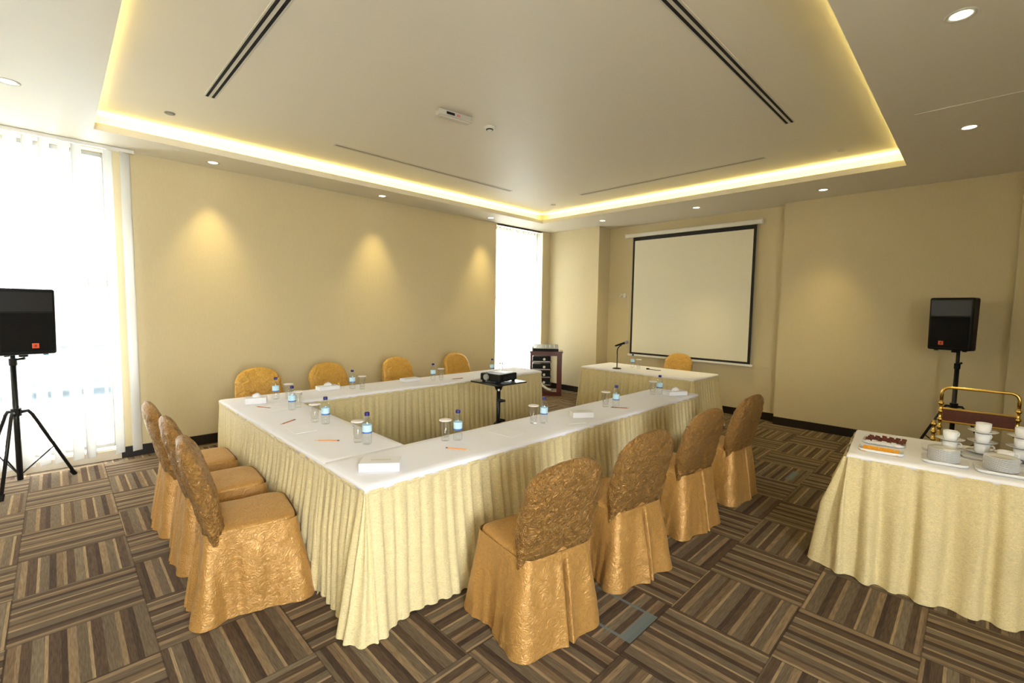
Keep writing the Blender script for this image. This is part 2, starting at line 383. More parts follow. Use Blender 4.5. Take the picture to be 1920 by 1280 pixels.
# street furniture outside the left window
r = thing('railing', 'pale metal railing on the pavement outside the left window', 'railing', (-.6, 9.2, -.02))
for z in (.45, .95): 
    bm = bmesh.new(); tube(bm, [(-2.2, 0, z), (2.2, 0, z)], .025); fin(bm, 'rail', M_frame, r, smooth=True)
for i in range(9):
    bm = bmesh.new(); tube(bm, [(-2.2+.55*i, 0, 0), (-2.2+.55*i, 0, .95)], .018); fin(bm, 'post', M_frame, r, smooth=True)
def car(x, y):
    r = thing('car', 'blue car parked outside behind the left blinds', 'car', (x, y, -.02))
    bm = bmesh.new()
    pr = [(-2, .25), (-2.05, .65), (-1.3, .85), (-.8, 1.38), (.6, 1.42), (1.3, .95), (2, .85), (2.1, .3)]
    for s in (-.8, .8): pass
    L_ = [bm.verts.new((a, -.82, b)) for a, b in pr]; R_ = [bm.verts.new((a, .82, b)) for a, b in pr]
    n = len(pr)
    for i in range(n): bm.faces.new((L_[i], L_[(i+1) % n], R_[(i+1) % n], R_[i]))
    bm.faces.new(L_); bm.faces.new(R_)
    fin(bm, 'body', M_blue, r, bev=.06)
    for a in (-1.25, 1.3):
        for s in (-.78, .78):
            bm = bmesh.new(); tube(bm, [(a, s-.1, .31), (a, s+.1, .31)], .31, 20); fin(bm, 'wheel', M_tyre, r)
    bm = bmesh.new(); quad(bm, (-.95, -.83, .92), (.95, -.83, .92), (.55, -.83, 1.32), (-.72, -.83, 1.32)); o = fin(bm, 'side_window', M_bwin, r)
    o.modifiers.new('s', 'SOLIDIFY').thickness = .01
car(-.2, 11.6)

# ================================================================== ceiling fittings
def make_downlight():
    r = thing('downlight', '', 'ceiling light')
    bm = bmesh.new(); lathe(bm, [(.045, .004), (.045, -.002), (.062, -.006), (.068, -.002), (.068, .001)], 28); fin(bm, 'trim_ring', M_slotw, r, smooth=True)
    bm = bmesh.new(); lathe(bm, [(0, -.0015), (.046, -.0015)], 28); fin(bm, 'lamp_lens', M_lamp, r)
    return r
dl0 = make_downlight(); used = False
DL = [((3.43, .16), 'large near downlight at the top right of the near soffit'), ((5.49, .15), 'downlight in the soffit right of the coffer\'s right corner'),
      ((7.02, 1.49), 'downlight by the right wall, right of the projection screen'), ((6.98, 3.11), 'downlight above the projection screen'),
      ((6.93, 4.77), 'downlight in front of the pillar beside the narrow window'), ((5.46, 6.08), 'downlight nearest the narrow window along the long cream wall'),
      ((3.37, 6.07), 'middle downlight along the long cream wall'), ((1.31, 6.09), 'downlight nearest the left window along the long cream wall'),
      ((-.18, 4.99), 'downlight at the far left edge above the window soffit')]
def spot(x, y, z, parent, p):
    l = bpy.data.lights.new('lamp', 'SPOT'); l.energy = p; l.color = C_WARM; l.spot_size = radians(64); l.spot_blend = 1.0; l.shadow_soft_size = .045
    o = bpy.data.objects.new('lamp', l); COL.objects.link(o); o.parent = parent; o.location = (0, 0, -.012)
for (x, y), lab in DL:
    d = copy_tree(dl0) if used else dl0; used = True
    d.location = (x, y, CZ); tag(d, 'round lit '+lab, 'ceiling light', 'recessed downlights')
    spot(x, y, CZ, d, P_DOWN)
# unseen downlights added behind the camera to fill the room with light
for x, y in ((1.3, -.4), (-.9, 2.8), (-.9, .6), (3.4, -1.6), (6.3, -1.4), (.4, -1.7)):
    d = copy_tree(dl0)
    for k in kids(d):
        if k.type == 'LIGHT': bpy.data.objects.remove(k)
    d.location = (x, y, CZ); tag(d, 'round unseen downlight added as fill in the soffit behind the viewer', 'ceiling light', 'added fill downlights behind the viewer')
    spot(x, y, CZ, d, P_DOWN*.9)
# cove light strips
def cove(name, x0, y0, x1, y1, inx, iny):
    L_ = hypot(x1-x0, y1-y0)
    o = boxo('led_strip', (-L_/2, -.006, 0, L_/2, .006, .008), M_led)
    a = atan2(y1-y0, x1-x0); o.location = ((x0+x1)/2, (y0+y1)/2, CZ+.021); o.rotation_euler = (0, 0, a)
    tag(o, name, 'light strip', 'warm strips hidden in the ceiling cove')
    l = bpy.data.lights.new('cove_lamp', 'AREA'); l.shape = 'RECTANGLE'; l.size = L_; l.size_y = .03; l.energy = P_COVE*L_; l.spread = radians(115); l.color = C_COVE
    q = bpy.data.objects.new('cove_lamp', l); COL.objects.link(q); q.parent = o; q.location = (0, 0, .012); q.rotation_euler = (pi, 0, 0)
k = .10
cove('warm light strip in the ceiling cove along the long cream wall', CX0, CY1+k, CX1, CY1+k, 0, 1)
cove('warm light strip in the ceiling cove near the camera', CX0, CY0-k, CX1, CY0-k, 0, -1)
cove('warm light strip in the ceiling cove on the left window side', CX0-k, CY0, CX0-k, CY1, -1, 0)
cove('warm light strip in the ceiling cove on the projection screen side', CX1+k, CY0, CX1+k, CY1, 1, 0)

def slot_diffuser(label, x0, y0, x1, y1, lines):
    """lines: list of (offset, halfwidth, material)"""
    L_ = hypot(x1-x0, y1-y0); a = atan2(y1-y0, x1-x0)
    r = thing('slot_diffuser', label, 'air vent', ((x0+x1)/2, (y0+y1)/2, UZ), a)
    boxo('frame', (-L_/2-.01, -.045, -.004, L_/2+.01, .045, .002), M_slotw, r, bev=.002)
    for off, w, m in lines:
        boxo('slot', (-L_/2, off-w, -.0052, L_/2, off+w, -.003), m, r)
two = [(-.023, .010, M_dark), (.020, .010, M_dark)]
slot_diffuser('long double-slot black air diffuser on the left of the coffer', 1.00, 4.68, 1.00, 1.7, two)
slot_diffuser('long double-slot black air diffuser on the right of the coffer', 4.88, 1.33, 1.6, 1.33, two)
one = [(-.006, .010, M_slot3)]
slot_diffuser('pale single-slot air diffuser along the far left side of the coffer', 2.24, 5.03, 4.9, 5.03, one)
slot_diffuser('pale single-slot air diffuser in front of the projection screen', 5.78, 4.38, 5.78, 1.82, one)
# emergency light
r = thing('emergency_light', 'white box emergency light fixed under the coffer ceiling', 'emergency light', (2.63, 3.44, UZ), radians(-8))
boxo('housing', (-.17, -.045, -.055, .17, .045, 0), M_slotg, r, bev=.012)
boxo('louvre', (-.10, -.05, -.040, -.02, -.044, -.02), M_dark, r); boxo('indicator', (0, -.05, -.04, .035, -.044, -.02), M_red, r)
boxo('diffuser', (-.15, -.03, -.062, .15, .03, -.054), M_slotw, r, bev=.003)
r = thing('smoke_detector', 'small round white smoke detector beside the emergency light', 'smoke detector', (3.06, 3.44, UZ))
bm = bmesh.new(); lathe(bm, [(0, -.035), (.022, -.033), (.028, -.022), (.05, -.020), (.055, -.012), (.055, 0)], 28); fin(bm, 'body', M_white, r, smooth=True)
bm = bmesh.new(); lathe(bm, [(.0285, -.030), (.034, -.026), (.034, -.021), (.028, -.021)], 28); fin(bm, 'sensor_ring', M_dark, r)
for (x, y), lab in (((.82, 5.35), 'small flush sprinkler cover near the left corner of the coffer'), ((6.02, 5.14), 'small flush sprinkler cover near the far corner of the coffer'), ((6.07, 1.14), 'small flush sprinkler cover near the right corner of the coffer')):
    bm = bmesh.new(); lathe(bm, [(0, -.012), (.03, -.012), (.04, -.006), (.04, 0)], 24)
    o = fin(bm, 'sprinkler_cover', M_grey if x < 1 else M_slotw, smooth=True); o.location = (x, y, UZ); tag(o, lab, 'sprinkler', 'sprinkler covers')

# ================================================================== projection screen
SX = XS-.055
r = thing('projection_screen', 'pulled-down projection screen with black border on the right wall', 'projection screen', (SX, 3.55, 3.02))
def ly(y): return y-3.55
def lz(z): return z-3.02
boxo('roller_case', (-.035, ly(2.38), lz(2.99), .045, ly(4.73), lz(3.06)), M_white, r, bev=.012)
for y in (2.375, 4.715): boxo('end_cap', (-.038, ly(y), lz(2.985), .047, ly(y+.02), lz(3.065)), M_white, r, bev=.006)
boxo('border', (0, ly(2.46), lz(.835), .004, ly(4.58), lz(2.99)), M_sblack, r)
boxo('screen_fabric', (-.003, ly(2.50), lz(.87), -.0005, ly(4.54), lz(2.925)), M_screen, r)
boxo('bottom_bar', (-.012, ly(2.42), lz(.80), .014, ly(4.62), lz(.835)), M_white, r, bev=.005)
r = thing('screen_cord', 'white wall hook with hanging cord left of the projection screen', 'cord', (XS, 4.70, 1.95))
boxo('hook', (-.05, .02, -.07, 0, .07, .02), M_white, r, bev=.012)
bm = bmesh.new(); tube(bm, [(-.04, .06, -.02), (-.05, .10, .0), (-.045, .14, -.06)], .012, 8); fin(bm, 'handle', M_white, r, smooth=True)
bm = bmesh.new(); tube(bm, [(-.03, .0, -.02), (-.025, -.03, -.04), (-.02, -.04, -.3), (-.02, -.045, -1.0)], .004, 6); fin(bm, 'cord', M_white, r, smooth=True)

# ================================================================== tables
def offset_path(pts, closed, rad=.02, step=.009):
    """sampled outline with rounded corners -> [(x,y,nx,ny,s)] normals to the right of travel"""
    P = [Vector(p) for p in pts]; out = []; n = len(P)
    segs = []
    for i in range(n if closed else n-1):
        a, b = P[i], P[(i+1) % n]; d = (b-a).normalized(); segs.append((a, b, d))
    s = 0
    for i, (a, b, d) in enumerate(segs):
        nr = Vector((d.y, -d.x)); L_ = (b-a).length; k = max(2, int(L_/step))
        for j in range(k):
            out.append([a+(b-a)*(j/k), nr, s+L_*j/k])
        s += L_
        if i+1 < len(segs) or closed:
            d2 = segs[(i+1) % len(segs)][2]; n2 = Vector((d2.y, -d2.x))
            crs = d.x*d2.y-d.y*d2.x
            for j in range(22):
                q = (j+.5)/22; nn = (nr*(1-q)+n2*q).normalized(); out.append([b, nn, s]); s += .0105
        else: out.append([b, nr, s])
    return out
def skirt(name, pts, ztop, parent, seed=0, flare=.06, amp=.019, pleat=.078, closed=False, corner_boost=None, left_flare=None):
    pa = offset_path(pts, closed); bm = bmesh.new(); R = 26; grid = []
    rnd = random.Random(seed)
    ph = [rnd.uniform(0, 6.28) for _ in range(6)]
    for (p, nr, s) in pa:
        col = []
        wob = noise.noise(Vector((s*2.2, seed*3.1, 0)))
        k = 2*pi/pleat
        for j in range(R+1):
            t = j/R
            sw = s+.05*wob+.012*sin(t*3+s*5+ph[0])*t
            f = .55*sin(k*sw+ph[1]+1.6*noise.noise(Vector((s*3, seed, 5))))+.3*sin(k*.53*sw+ph[2])+.25*sin(k*1.9*sw+ph[3])*(1-t*.6)
            f = math.copysign(abs(f)**.6, f)*(.8+.5*noise.noise(Vector((s*5, seed, 8))))
            big = noise.noise(Vector((s*1.6, t*.5, seed+9)))*.05*t*t
            cb = 0
            if corner_boost:
                for (cx, cy, a, w) in corner_boost:
                    dd = hypot(p.x-cx, p.y-cy); cb += a*math.exp(-(dd/w)**2)*t**1.6
            off = .006+amp*(1+f)*(.25+.75*min(1, t*2.2))+flare*t**1.3+big+cb
            z = ztop*(1-t)+.006*t
            if j == R: z = .004+.02*max(0, noise.noise(Vector((s*3.3, 1, seed))))
            q = p+nr*off
            col.append(bm.verts.new((q.x, q.y, z)))
        grid.append(col)
    nG = len(grid)
    for i in range(nG if closed else nG-1):
        a, b = grid[i], grid[(i+1) % nG]
        for j in range(R):
            bm.faces.new((a[j], a[j+1], b[j+1], b[j]))
    o = fin(bm, name, [M_skirt, M_hem], parent, smooth=True)
    # seam band stitched along the top
    bm = bmesh.new(); prev = None; first = None
    for (p, nr, s) in pa:
        w = .003*noise.noise(Vector((s*14, seed, 3)))
        c = [bm.verts.new((*(p+nr*(.004)), ztop+.008)), bm.verts.new((*(p+nr*(.013+w)), ztop+.004)), bm.verts.new((*(p+nr*(.014+w)), ztop-.018)), bm.verts.new((*(p+nr*(.006)), ztop-.024))]
        if prev:
            for i in range(3): bm.faces.new((prev[i], prev[i+1], c[i+1], c[i]))
        else: first = c
        prev = c
    if closed:
        for i in range(3): bm.faces.new((prev[i], prev[i+1], first[i+1], first[i]))
    fin(bm, 'skirt_band', M_skirt, parent, smooth=True)
    return o
TT = .747
def cloth(label, x0, y0, x1, y1, z=TT, loc=None, rz=0, seed=0, drop=(1, 1, 1, 1)):
    """white cloth: finely gridded top with softened edges hanging 25 mm"""
    cx, cy = (x0+x1)/2, (y0+y1)/2; bm = bmesh.new(); e = .012
    def line(a, b):
        n = max(4, int((b-a)/.05)); m = [a+(b-a)*i/n for i in range(n+1)]
        return m
    xs = line(x0, x1); ys = line(y0, y1)
    XSs = [(x0-e, -.028), (x0-e*.8, -.008)]+[(x, 0) for x in xs]+[(x1+e*.8, -.008), (x1+e, -.028)]
    YSs = [(y0-e, -.028), (y0-e*.8, -.008)]+[(y, 0) for y in ys]+[(y1+e*.8, -.008), (y1+e, -.028)]
    g = []
    for x, dx in XSs:
        col = []
        for y, dy in YSs:
            zz = z+min(dx, dy)
            if dx == 0 and dy == 0: zz += .0012*noise.noise(Vector((x*6, y*6, seed)))
            else: zz += .003*noise.noise(Vector((x*9, y*9, seed)))
            col.append(bm.verts.new((x-cx, y-cy, zz)))
        g.append(col)
    for a, b in zip(g, g[1:]):
        for j in range(len(a)-1): bm.faces.new((a[j], b[j], b[j+1], a[j+1]))
    o = fin(bm, 'tablecloth', M_cloth, smooth=True); o.location = (*(loc or (cx, cy)), 0); o.rotation_euler = (0, 0, rz)
    m = o.modifiers.new('s', 'SOLIDIFY'); m.thickness = .0015; m.offset = 1
    return tag(o, label, 'tablecloth', 'white tablecloths')
def table(name, label, x0, y0, x1, y1, rz=0, pivot=None):
    cx, cy = pivot or ((x0+x1)/2, (y0+y1)/2)
    r = thing(name, label, 'table', (cx, cy, 0), rz)
    X0_, Y0_, X1_, Y1_ = x0-cx, y0-cy, x1-cx, y1-cy
    boxo('tabletop', (X0_+.004, Y0_+.004, TT-.03, X1_-.004, Y1_-.004, TT-.004), M_pwood, r)
    for x in (X0_+.08, X1_-.08):
        for y in (Y0_+.07, Y1_-.07):
            bm = bmesh.new(); tube(bm, [(x, y, 0), (x, y, TT-.03)], .014, 10); fin(bm, 'leg', M_blackm, r, smooth=True)
    return r, (cx, cy)
def loc_pts(pts, c): return [(x-c[0], y-c[1]) for x, y in pts]
TX0, TX1, TXR = 1.075, 1.595, 5.02
FY0, FY1 = 2.11, 2.60
BY0, BY1 = 4.46, 5.0
ZT = TT-.022
rT, c = table('banquet_table', 'skirted front table of the U layout, along the four gold chairs seen from behind', TX0, FY0, TXR-.06, FY1)
skirt('table_skirt', loc_pts([(TX0, FY1+.05), (TX0, FY0), (TXR-.06, FY0), (TXR-.06, FY1), (TX1, FY1)], c), ZT, rT, 1, flare=.055,
      corner_boost=[(TX0-c[0], FY0-c[1], .07, .10)])
cloth('white tablecloth on the front table of the U', TX0, FY0, TXR-.06, FY1, z=TT+.0015, seed=1)
rT, c = table('banquet_table', 'skirted left table of the U layout, beside three gold chairs', TX0, FY1+.002, TX1, BY0-.002)
skirt('table_skirt', loc_pts([(TX0, BY0-.002), (TX0, FY1-.06)], c), ZT, rT, 2, flare=.05)
skirt('table_skirt', loc_pts([(TX1, FY1+.002), (TX1, BY0-.002)], c), ZT, rT, 3, flare=.0, amp=.010)
cloth('white tablecloth on the left table of the U', TX0, FY1, TX1, BY0, z=TT, seed=2)
rT, c = table('banquet_table', 'skirted far table of the U layout, in front of the long cream wall', TX0, BY0, TXR, BY1)
skirt('table_skirt', loc_pts([(TX1, BY0), (TXR, BY0), (TXR, BY1), (TX0, BY1), (TX0, BY0)], c), ZT, rT, 4, flare=.02, amp=.011)
cloth('white tablecloth on the far table of the U', TX0, BY0, TXR, BY1, z=TT+.0015, seed=3)
HX0, HX1, HY0, HY1 = 5.97, 6.78, 2.60, 4.42
rT, c = table('head_table', 'skirted speaker table with a microphone in front of the projection screen', HX0, HY0, HX1, HY1)
skirt('table_skirt', loc_pts([(HX1, HY1), (HX0, HY1), (HX0, HY0), (HX1, HY0)], c)[::1], ZT, rT, 5, flare=.07, closed=True)
cloth('white tablecloth on the speaker table below the projection screen', HX0, HY0, HX1, HY1, seed=4)
# buffet table (slightly turned)
BRZ = radians(5); BC = (3.625, .535)
def bw(u, v):   # buffet-local: u away from camera side (+x), v along the table (-y)
    return (BC[0]+u*cos(BRZ)+v*sin(BRZ), BC[1]+u*sin(BRZ)-v*cos(BRZ))
BL, BD = 1.9, .80
rT = thing('buffet_table', 'skirted buffet table with cups and plates at the right edge', 'table', (*BC, 0), BRZ)
boxo('tabletop', (.004, -BL+.004, TT-.03, BD-.004, -.004, TT-.004), M_pwood, rT)
for x in (.08, BD-.08):
    for y in (-.08, -BL+.08):
        bm = bmesh.new(); tube(bm, [(x, y, 0), (x, y, TT-.03)], .014, 10); fin(bm, 'leg', M_blackm, rT, smooth=True)
skirt('table_skirt', [(BD, -BL), (BD, 0), (0, 0), (0, -BL)], ZT, rT, 6, flare=.12, amp=.046, pleat=.16, closed=True)
o = cloth('white tablecloth on the buffet table under the cups', 0, -BL, BD, 0, seed=5)
o.location = (*bw(BD/2, BL/2), 0); o.rotation_euler = (0, 0, BRZ)

# ================================================================== covered chairs
def wr(v, s, a): return a*noise.noise(Vector(v)*s)
def make_chair(seed, mseat=None, mback=None):
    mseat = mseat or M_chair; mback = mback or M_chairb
    rnd = random.Random(seed); sd = seed*11.3
    r = thing('banquet_chair', '', 'chair')
    # ---- seat cushion cover (front = +y)
    def outline(k, inset=0, n=72, e=.34):
        """rounded rectangle, wider in front"""
        out = []
        for i in range(n):
            a = 2*pi*i/n
            x = math.copysign(abs(cos(a))**e, cos(a)); y = math.copysign(abs(sin(a))**e, sin(a))
            w = .215+.012*(y+1)/2; out.append(Vector((x*(w-inset), y*(.225-inset)+.0, 0)))
        return out
    bm = bmesh.new(); rings = []
    for ins, z in ((.006, .385), (.0, .41), (0, .445), (.006, .462), (.022, .472), (.06, .478), (.12, .482), (.18, .484)):
        ring = []
        for p in outline(0, ins):
            q = Vector((p.x, p.y, z)); q.z += wr((q.x, q.y, sd), 9, .005); q.xy = q.xy+Vector((wr((q.x, q.y, z+sd), 14, .004), wr((q.y, q.x, z+sd), 14, .004)))
            ring.append(bm.verts.new(q))
        rings.append(ring)
    for a, b in zip(rings, rings[1:]):
        for i in range(72): bm.faces.new((a[i], a[(i+1) % 72], b[(i+1) % 72], b[i]))
    bm.faces.new(rings[-1]); bm.faces.new(rings[0])
    fin(bm, 'seat', mseat, r, smooth=True)
    # ---- hanging skirt to the floor
    n = 380; R = 30; bm = bmesh.new(); cols = []
    dense = outline(0, -.001, 6000, .26); acc = [0]
    for i in range(6000): acc.append(acc[-1]+(dense[(i+1) % 6000]-dense[i]).length)
    base = []; q_ = 0
    for i in range(n):
        while acc[q_+1] < acc[-1]*i/n: q_ += 1
        base.append(dense[q_].lerp(dense[(q_+1) % 6000], (acc[-1]*i/n-acc[q_])/max(1e-9, acc[q_+1]-acc[q_])))
    s = 0
    for i in range(n):
        p = base[i]; nx = (base[(i+2) % n]-base[i-2]); nr = Vector((nx.y, -nx.x, 0)).normalized()
        s += (base[(i+1) % n]-p).length
        cor = (min(1, abs(p.x)/.2)*min(1, abs(p.y)/.21))**6       # near a corner
        back = max(0, -p.y/.225)
        slit = math.exp(-((p.x-.02)/.009)**2) if p.y < -.18 else 0
        slitw = math.exp(-((p.x-.02)/.05)**2) if p.y < -.18 else 0
        col = []
        for j in range(R+1):
            t = j/R
            dc = hypot(abs(p.x)-.225, abs(p.y)-.225); ang = atan2(dc, .4*t+.03)
            dg = .05*p.x*p.y*21*t
            PL = acc[-1]; PR = PL/(2*pi)
            def ring_noise(sv, fq, h, k_): a_ = sv/PR; return noise.noise(Vector((fq*PR*cos(a_)+k_, fq*PR*sin(a_), h+k_)))
            f1 = ring_noise(s+dg, 7, t*.35, sd); f2 = ring_noise(s+1.6*dg, 17, t*.6, sd+4)
            rg = (1-abs(f1)*2.6); rg = max(-.6, rg)
            off = .004+t**1.2*(.036+.064*math.exp(-(dc/.05)**2))+(.020*rg+.014*f2)*min(1, t*1.6)+.011*min(1, t*1.5)*(1-abs(sin(ang*5.5+sd)))*min(1, dc/.05)*max(0, 1-dc/.2)
            off += .040*slitw*t-.13*slit*min(1, t*3)
            z = .452*(1-t)+.004
            if j == R: z = .003+.012*max(0, ring_noise(s, 6, 0, sd))
            q = p+nr*off+Vector((0, 0, z)); q.x += wr(q+Vector((0, sd, 0)), 30, .0022); q.y += wr(q+Vector((sd, 0, 0)), 30, .0022)
            col.append(bm.verts.new(q))
        cols.append(col)
    for i in range(n):
        a, b = cols[i], cols[(i+1) % n]
        for j in range(R): bm.faces.new((a[j], a[j+1], b[j+1], b[j]))
    fin(bm, 'skirt', mseat, r, smooth=True)
    # ---- backrest cover: fat rounded pad leaning back
    bm = bmesh.new(); n = 110; R = 80; rings = []
    for j in range(R+1):
        v = j/R
        w = .236
        if v > .58: w *= max(0.0, 1-((v-.58)/.42)**2.6)**.45
        if v < .18: w *= .93+.07*(v/.18)
        th = .052*(1-max(0, (v-.55)/.45)**2.4)**.5 if v < 1 else 0
        th *= .75+.25*min(1, v*4)
        w = max(w, .012); th = max(th, .008)
        ring = []
        for i in range(n):
            a = 2*pi*i/n; ex = .62
            x = math.copysign(abs(cos(a))**ex, cos(a))*w; yy = math.copysign(abs(sin(a))**ex, sin(a))*th
            lo = .475 if yy > 0 else .012+ .405+.05*(abs(x)/.22)**2*0-.035*(1-abs(x)/.22)*0
            drop = 0
            if yy <= 0: drop = .035*(abs(x)/.2)
            z = (lo-drop)*(1-v)+.945*v if v < 1 else .945
            yb = -.160-.113*v-.02*v*v
            q = Vector((x, yb+yy-.012*cos(x*7)*1, z))
            nrm = Vector((cos(a), sin(a), 0))
            qq = Vector((q.x*13, q.z*12, sd+(3 if yy > 0 else 0))); qq += Vector((noise.noise(qq*1.3), noise.noise(qq*1.3+Vector((5, 5, 5))), 0))*.9
            cr = (1-2.6*abs(noise.noise(qq)))+.6*(1-2.6*abs(noise.noise(qq*2.1+Vector((9, 1, 2)))))-.6
            q += nrm*.0062*cr
            if yy <= 0 and v < .62: q.y += .022*math.exp(-((q.x-.02)/.010)**2)*(1-v/.62)**.6
            ring.append(bm.verts.new(q))
        rings.append(ring)
    for a, b in zip(rings, rings[1:]):
        for i in range(n): bm.faces.new((a[i], a[(i+1) % n], b[(i+1) % n], b[i]))
    bm.faces.new(rings[-1]); bm.faces.new(rings[0])
    fin(bm, 'backrest', mback, r, smooth=True)
    # ---- the frame's legs under the cover
    for x in (-.18, .18):
        for y in (-.18, .18):
            bm = bmesh.new(); tube(bm, [(x, y, 0), (x, y, .40)], .011, 8); fin(bm, 'leg', M_blackm, r)
    return r
M_chairlit = mat('gold_taffeta_lit', (.52, .30, .060), .40, .2, spec=.5, bump=((24, 24, 24), .8, .008, 6, 2.6, .16))  # copy of the chair taffeta with brighter light painted into its colour
protos = [make_chair(1), make_chair(2), make_chair(3), make_chair(4, M_chairlit, M_chairlit), make_chair(5, M_chairlit, M_chairlit)]
pu = [False]*5
CH_ = [ # x, y, heading of the front (deg), label, group
 (1.78, 1.61, 79, 'gold covered chair seen from behind, nearest the camera at the front table', 'chairs along the front table'),
 (2.55, 1.61, 81, 'gold covered chair seen from behind, second from the camera at the front table', 'chairs along the front table'),
 (3.43, 1.63, 84, 'gold covered chair seen from behind, third from the camera at the front table', 'chairs along the front table'),
 (4.29, 1.61, 86, 'gold covered chair seen from behind, farthest right at the front table by the speaker table', 'chairs along the front table'),
 (.745, 2.90, -8, 'gold covered chair at the left table, nearest the camera with its whole seat in view', 'chairs along the left table'),
 (.76, 3.54, -3, 'gold covered chair at the left table, the middle one of three', 'chairs along the left table'),
 (.74, 4.17, -2, 'gold covered chair at the left table, farthest of three and nearest the cream wall', 'chairs along the left table'),
 (1.58, 5.40, -92, 'gold chair back behind the far table, nearest the left window', 'chairs along the far table'),
 (2.38, 5.40, -90, 'gold chair back behind the far table, second from the left window', 'chairs along the far table'),
 (3.38, 5.45, -90, 'gold chair back behind the far table, third from the left window', 'chairs along the far table'),
 (4.42, 5.45, -90, 'gold chair back behind the far table, nearest the narrow window', 'chairs along the far table'),
 (7.11, 3.47, 180, 'gold chair coloured as brightly lit, behind the speaker table under the projection screen', None)]
for i, (x, y, a, lab, g) in enumerate(CH_):
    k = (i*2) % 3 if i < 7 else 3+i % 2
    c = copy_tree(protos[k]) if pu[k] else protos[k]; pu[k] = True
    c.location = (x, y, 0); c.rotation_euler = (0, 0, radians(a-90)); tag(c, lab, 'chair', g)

# ================================================================== things on the tables
ZC = TT+.004
def make_bottle():
    r = thing('water_bottle', '', 'bottle')
    bm = bmesh.new()
    lathe(bm, [(0, .004), (.018, .001), (.027, .003), (.0305, .010), (.0305, .03), (.0285, .035), (.0305, .04), (.0305, .052), (.0285, .058), (.0305, .064), (.0305, .13), (.0300, .142), (.026, .158), (.017, .174), (.0125, .182), (.0125, .192)], 24)
    fin(bm, 'body', M_bottle, r, smooth=True)
    bm = bmesh.new(); lathe(bm, [(.0311, .082), (.0311, .128)], 24); fin(bm, 'label', M_label, r, smooth=True)
    bm = bmesh.new(); lathe(bm, [(.0315, .074), (.0315, .084)], 24); fin(bm, 'label_band', M_label2, r, smooth=True)
    bm = bmesh.new(); lathe(bm, [(.0155, .188), (.0160, .190), (.0160, .206), (.0145, .210), (0, .210)], 20); fin(bm, 'cap', M_cap, r, smooth=True)
    return r
def make_glass():
    r = thing('drinking_glass', '', 'glass')
    bm = bmesh.new(); lathe(bm, [(0, .0), (.026, 0), (.027, .004), (.027, .02), (.0245, .03), (.028, .05), (.034, .135), (.0325, .135), (.026, .05), (.022, .026), (0, .024)], 24); fin(bm, 'body', M_glass, r, smooth=True)
    bm = bmesh.new(); lathe(bm, [(0, .143), (.041, .143), (.043, .141), (.043, .137), (.041, .1355), (0, .1355)], 24); fin(bm, 'paper_lid', M_lid, r, smooth=True)
    return r
b0 = make_bottle(); g0 = make_glass(); ub = ug = False
SEATS = [ # bottle xy, glass xy, where
 ((1.473, 4.70), (1.575, 4.66), 'on the far table near its left corner'),
 ((1.42, 4.12), (1.50, 4.20), 'on the left table, farthest from the camera'),
 ((1.435, 3.46), (1.40, 3.58), 'on the left table, middle of three'),
 ((1.425, 2.78), (1.40, 2.86), 'on the left table, nearest the camera'),
 ((1.92, 2.45), (1.855, 2.505), 'on the front table, nearest the inner corner'),
 ((2.715, 2.37), (2.66, 2.43), 'on the front table, second from the near corner'),
 ((3.655, 2.31), (3.62, 2.40), 'on the front table beside the red pencil'),
 ((4.60, 2.37), (4.545, 2.42), 'on the front table at its right end'),
 ((2.27, 4.755), (2.35, 4.69), 'on the far table, before the second chair'),
 ((3.29, 4.70), (3.385, 4.665), 'on the far table, before the third chair'),
 ((4.24, 4.66), (4.36, 4.62), 'on the far table behind the projector'),
 ((6.46, 3.80), (6.40, 3.66), 'on the speaker table beside the microphone')]
for i, (b, g, w) in enumerate(SEATS):
    c = copy_tree(b0) if ub else b0; ub = True; c.location = (*b, ZC); c.rotation_euler = (0, 0, i*1.3)
    tag(c, 'clear water bottle with blue cap '+w, 'bottle', 'water bottles')
    c = copy_tree(g0) if ug else g0; ug = True; c.location = (*g, ZC)
    tag(c, 'glass with a round paper lid '+w, 'glass', 'covered glasses')
def pencil(a, b, m, label):
    a = Vector((*a, ZC+.0035)); b = Vector((*b, ZC+.0035)); d = (b-a).normalized(); 
    L_ = .175; mid = (a+b)/2; a = mid-d*L_/2
    r = thing('pencil', label, 'pencil', (a.x, a.y, a.z), atan2(d.y, d.x), 'pencils')
    def t(nm, x0, x1, r0, r1, mm):
        bm = bmesh.new(); tube(bm, [(x0, 0, 0), (x1, 0, 0)], [r0, r1], 6); fin(bm, nm, mm, r)
    t('tip', 0, .006, .0006, .0016, M_graph); t('sharpened_end', .006, .024, .0016, .0038, M_pwood)
    t('shaft', .024, .150, .0038, .0038, m); t('ferrule', .150, .164, .004, .004, M_graph); t('eraser', .164, .175, .0038, .0038, M_eras)
pencil((1.19, 3.08), (1.335, 2.94), M_pencil, 'orange pencil on the left table by the nearest chair')
pencil((1.17, 3.65), (1.315, 3.745), M_pencil2, 'brown pencil slanting on the left table at the middle chair')
pencil((1.22, 4.46), (1.31, 4.28), M_pencil2, 'red-brown pencil on the left table near the far corner')
pencil((1.845, 2.20), (1.735, 2.385), M_pencil, 'orange pencil on the front table beside the lidded glass')
pencil((3.735, 2.19), (3.61, 2.36), M_pencil2, 'reddish pencil on the front table at the third chair')
pencil((3.53, 4.62), (3.66, 4.60), M_pencil2, 'small pencil on the far table before the third chair')
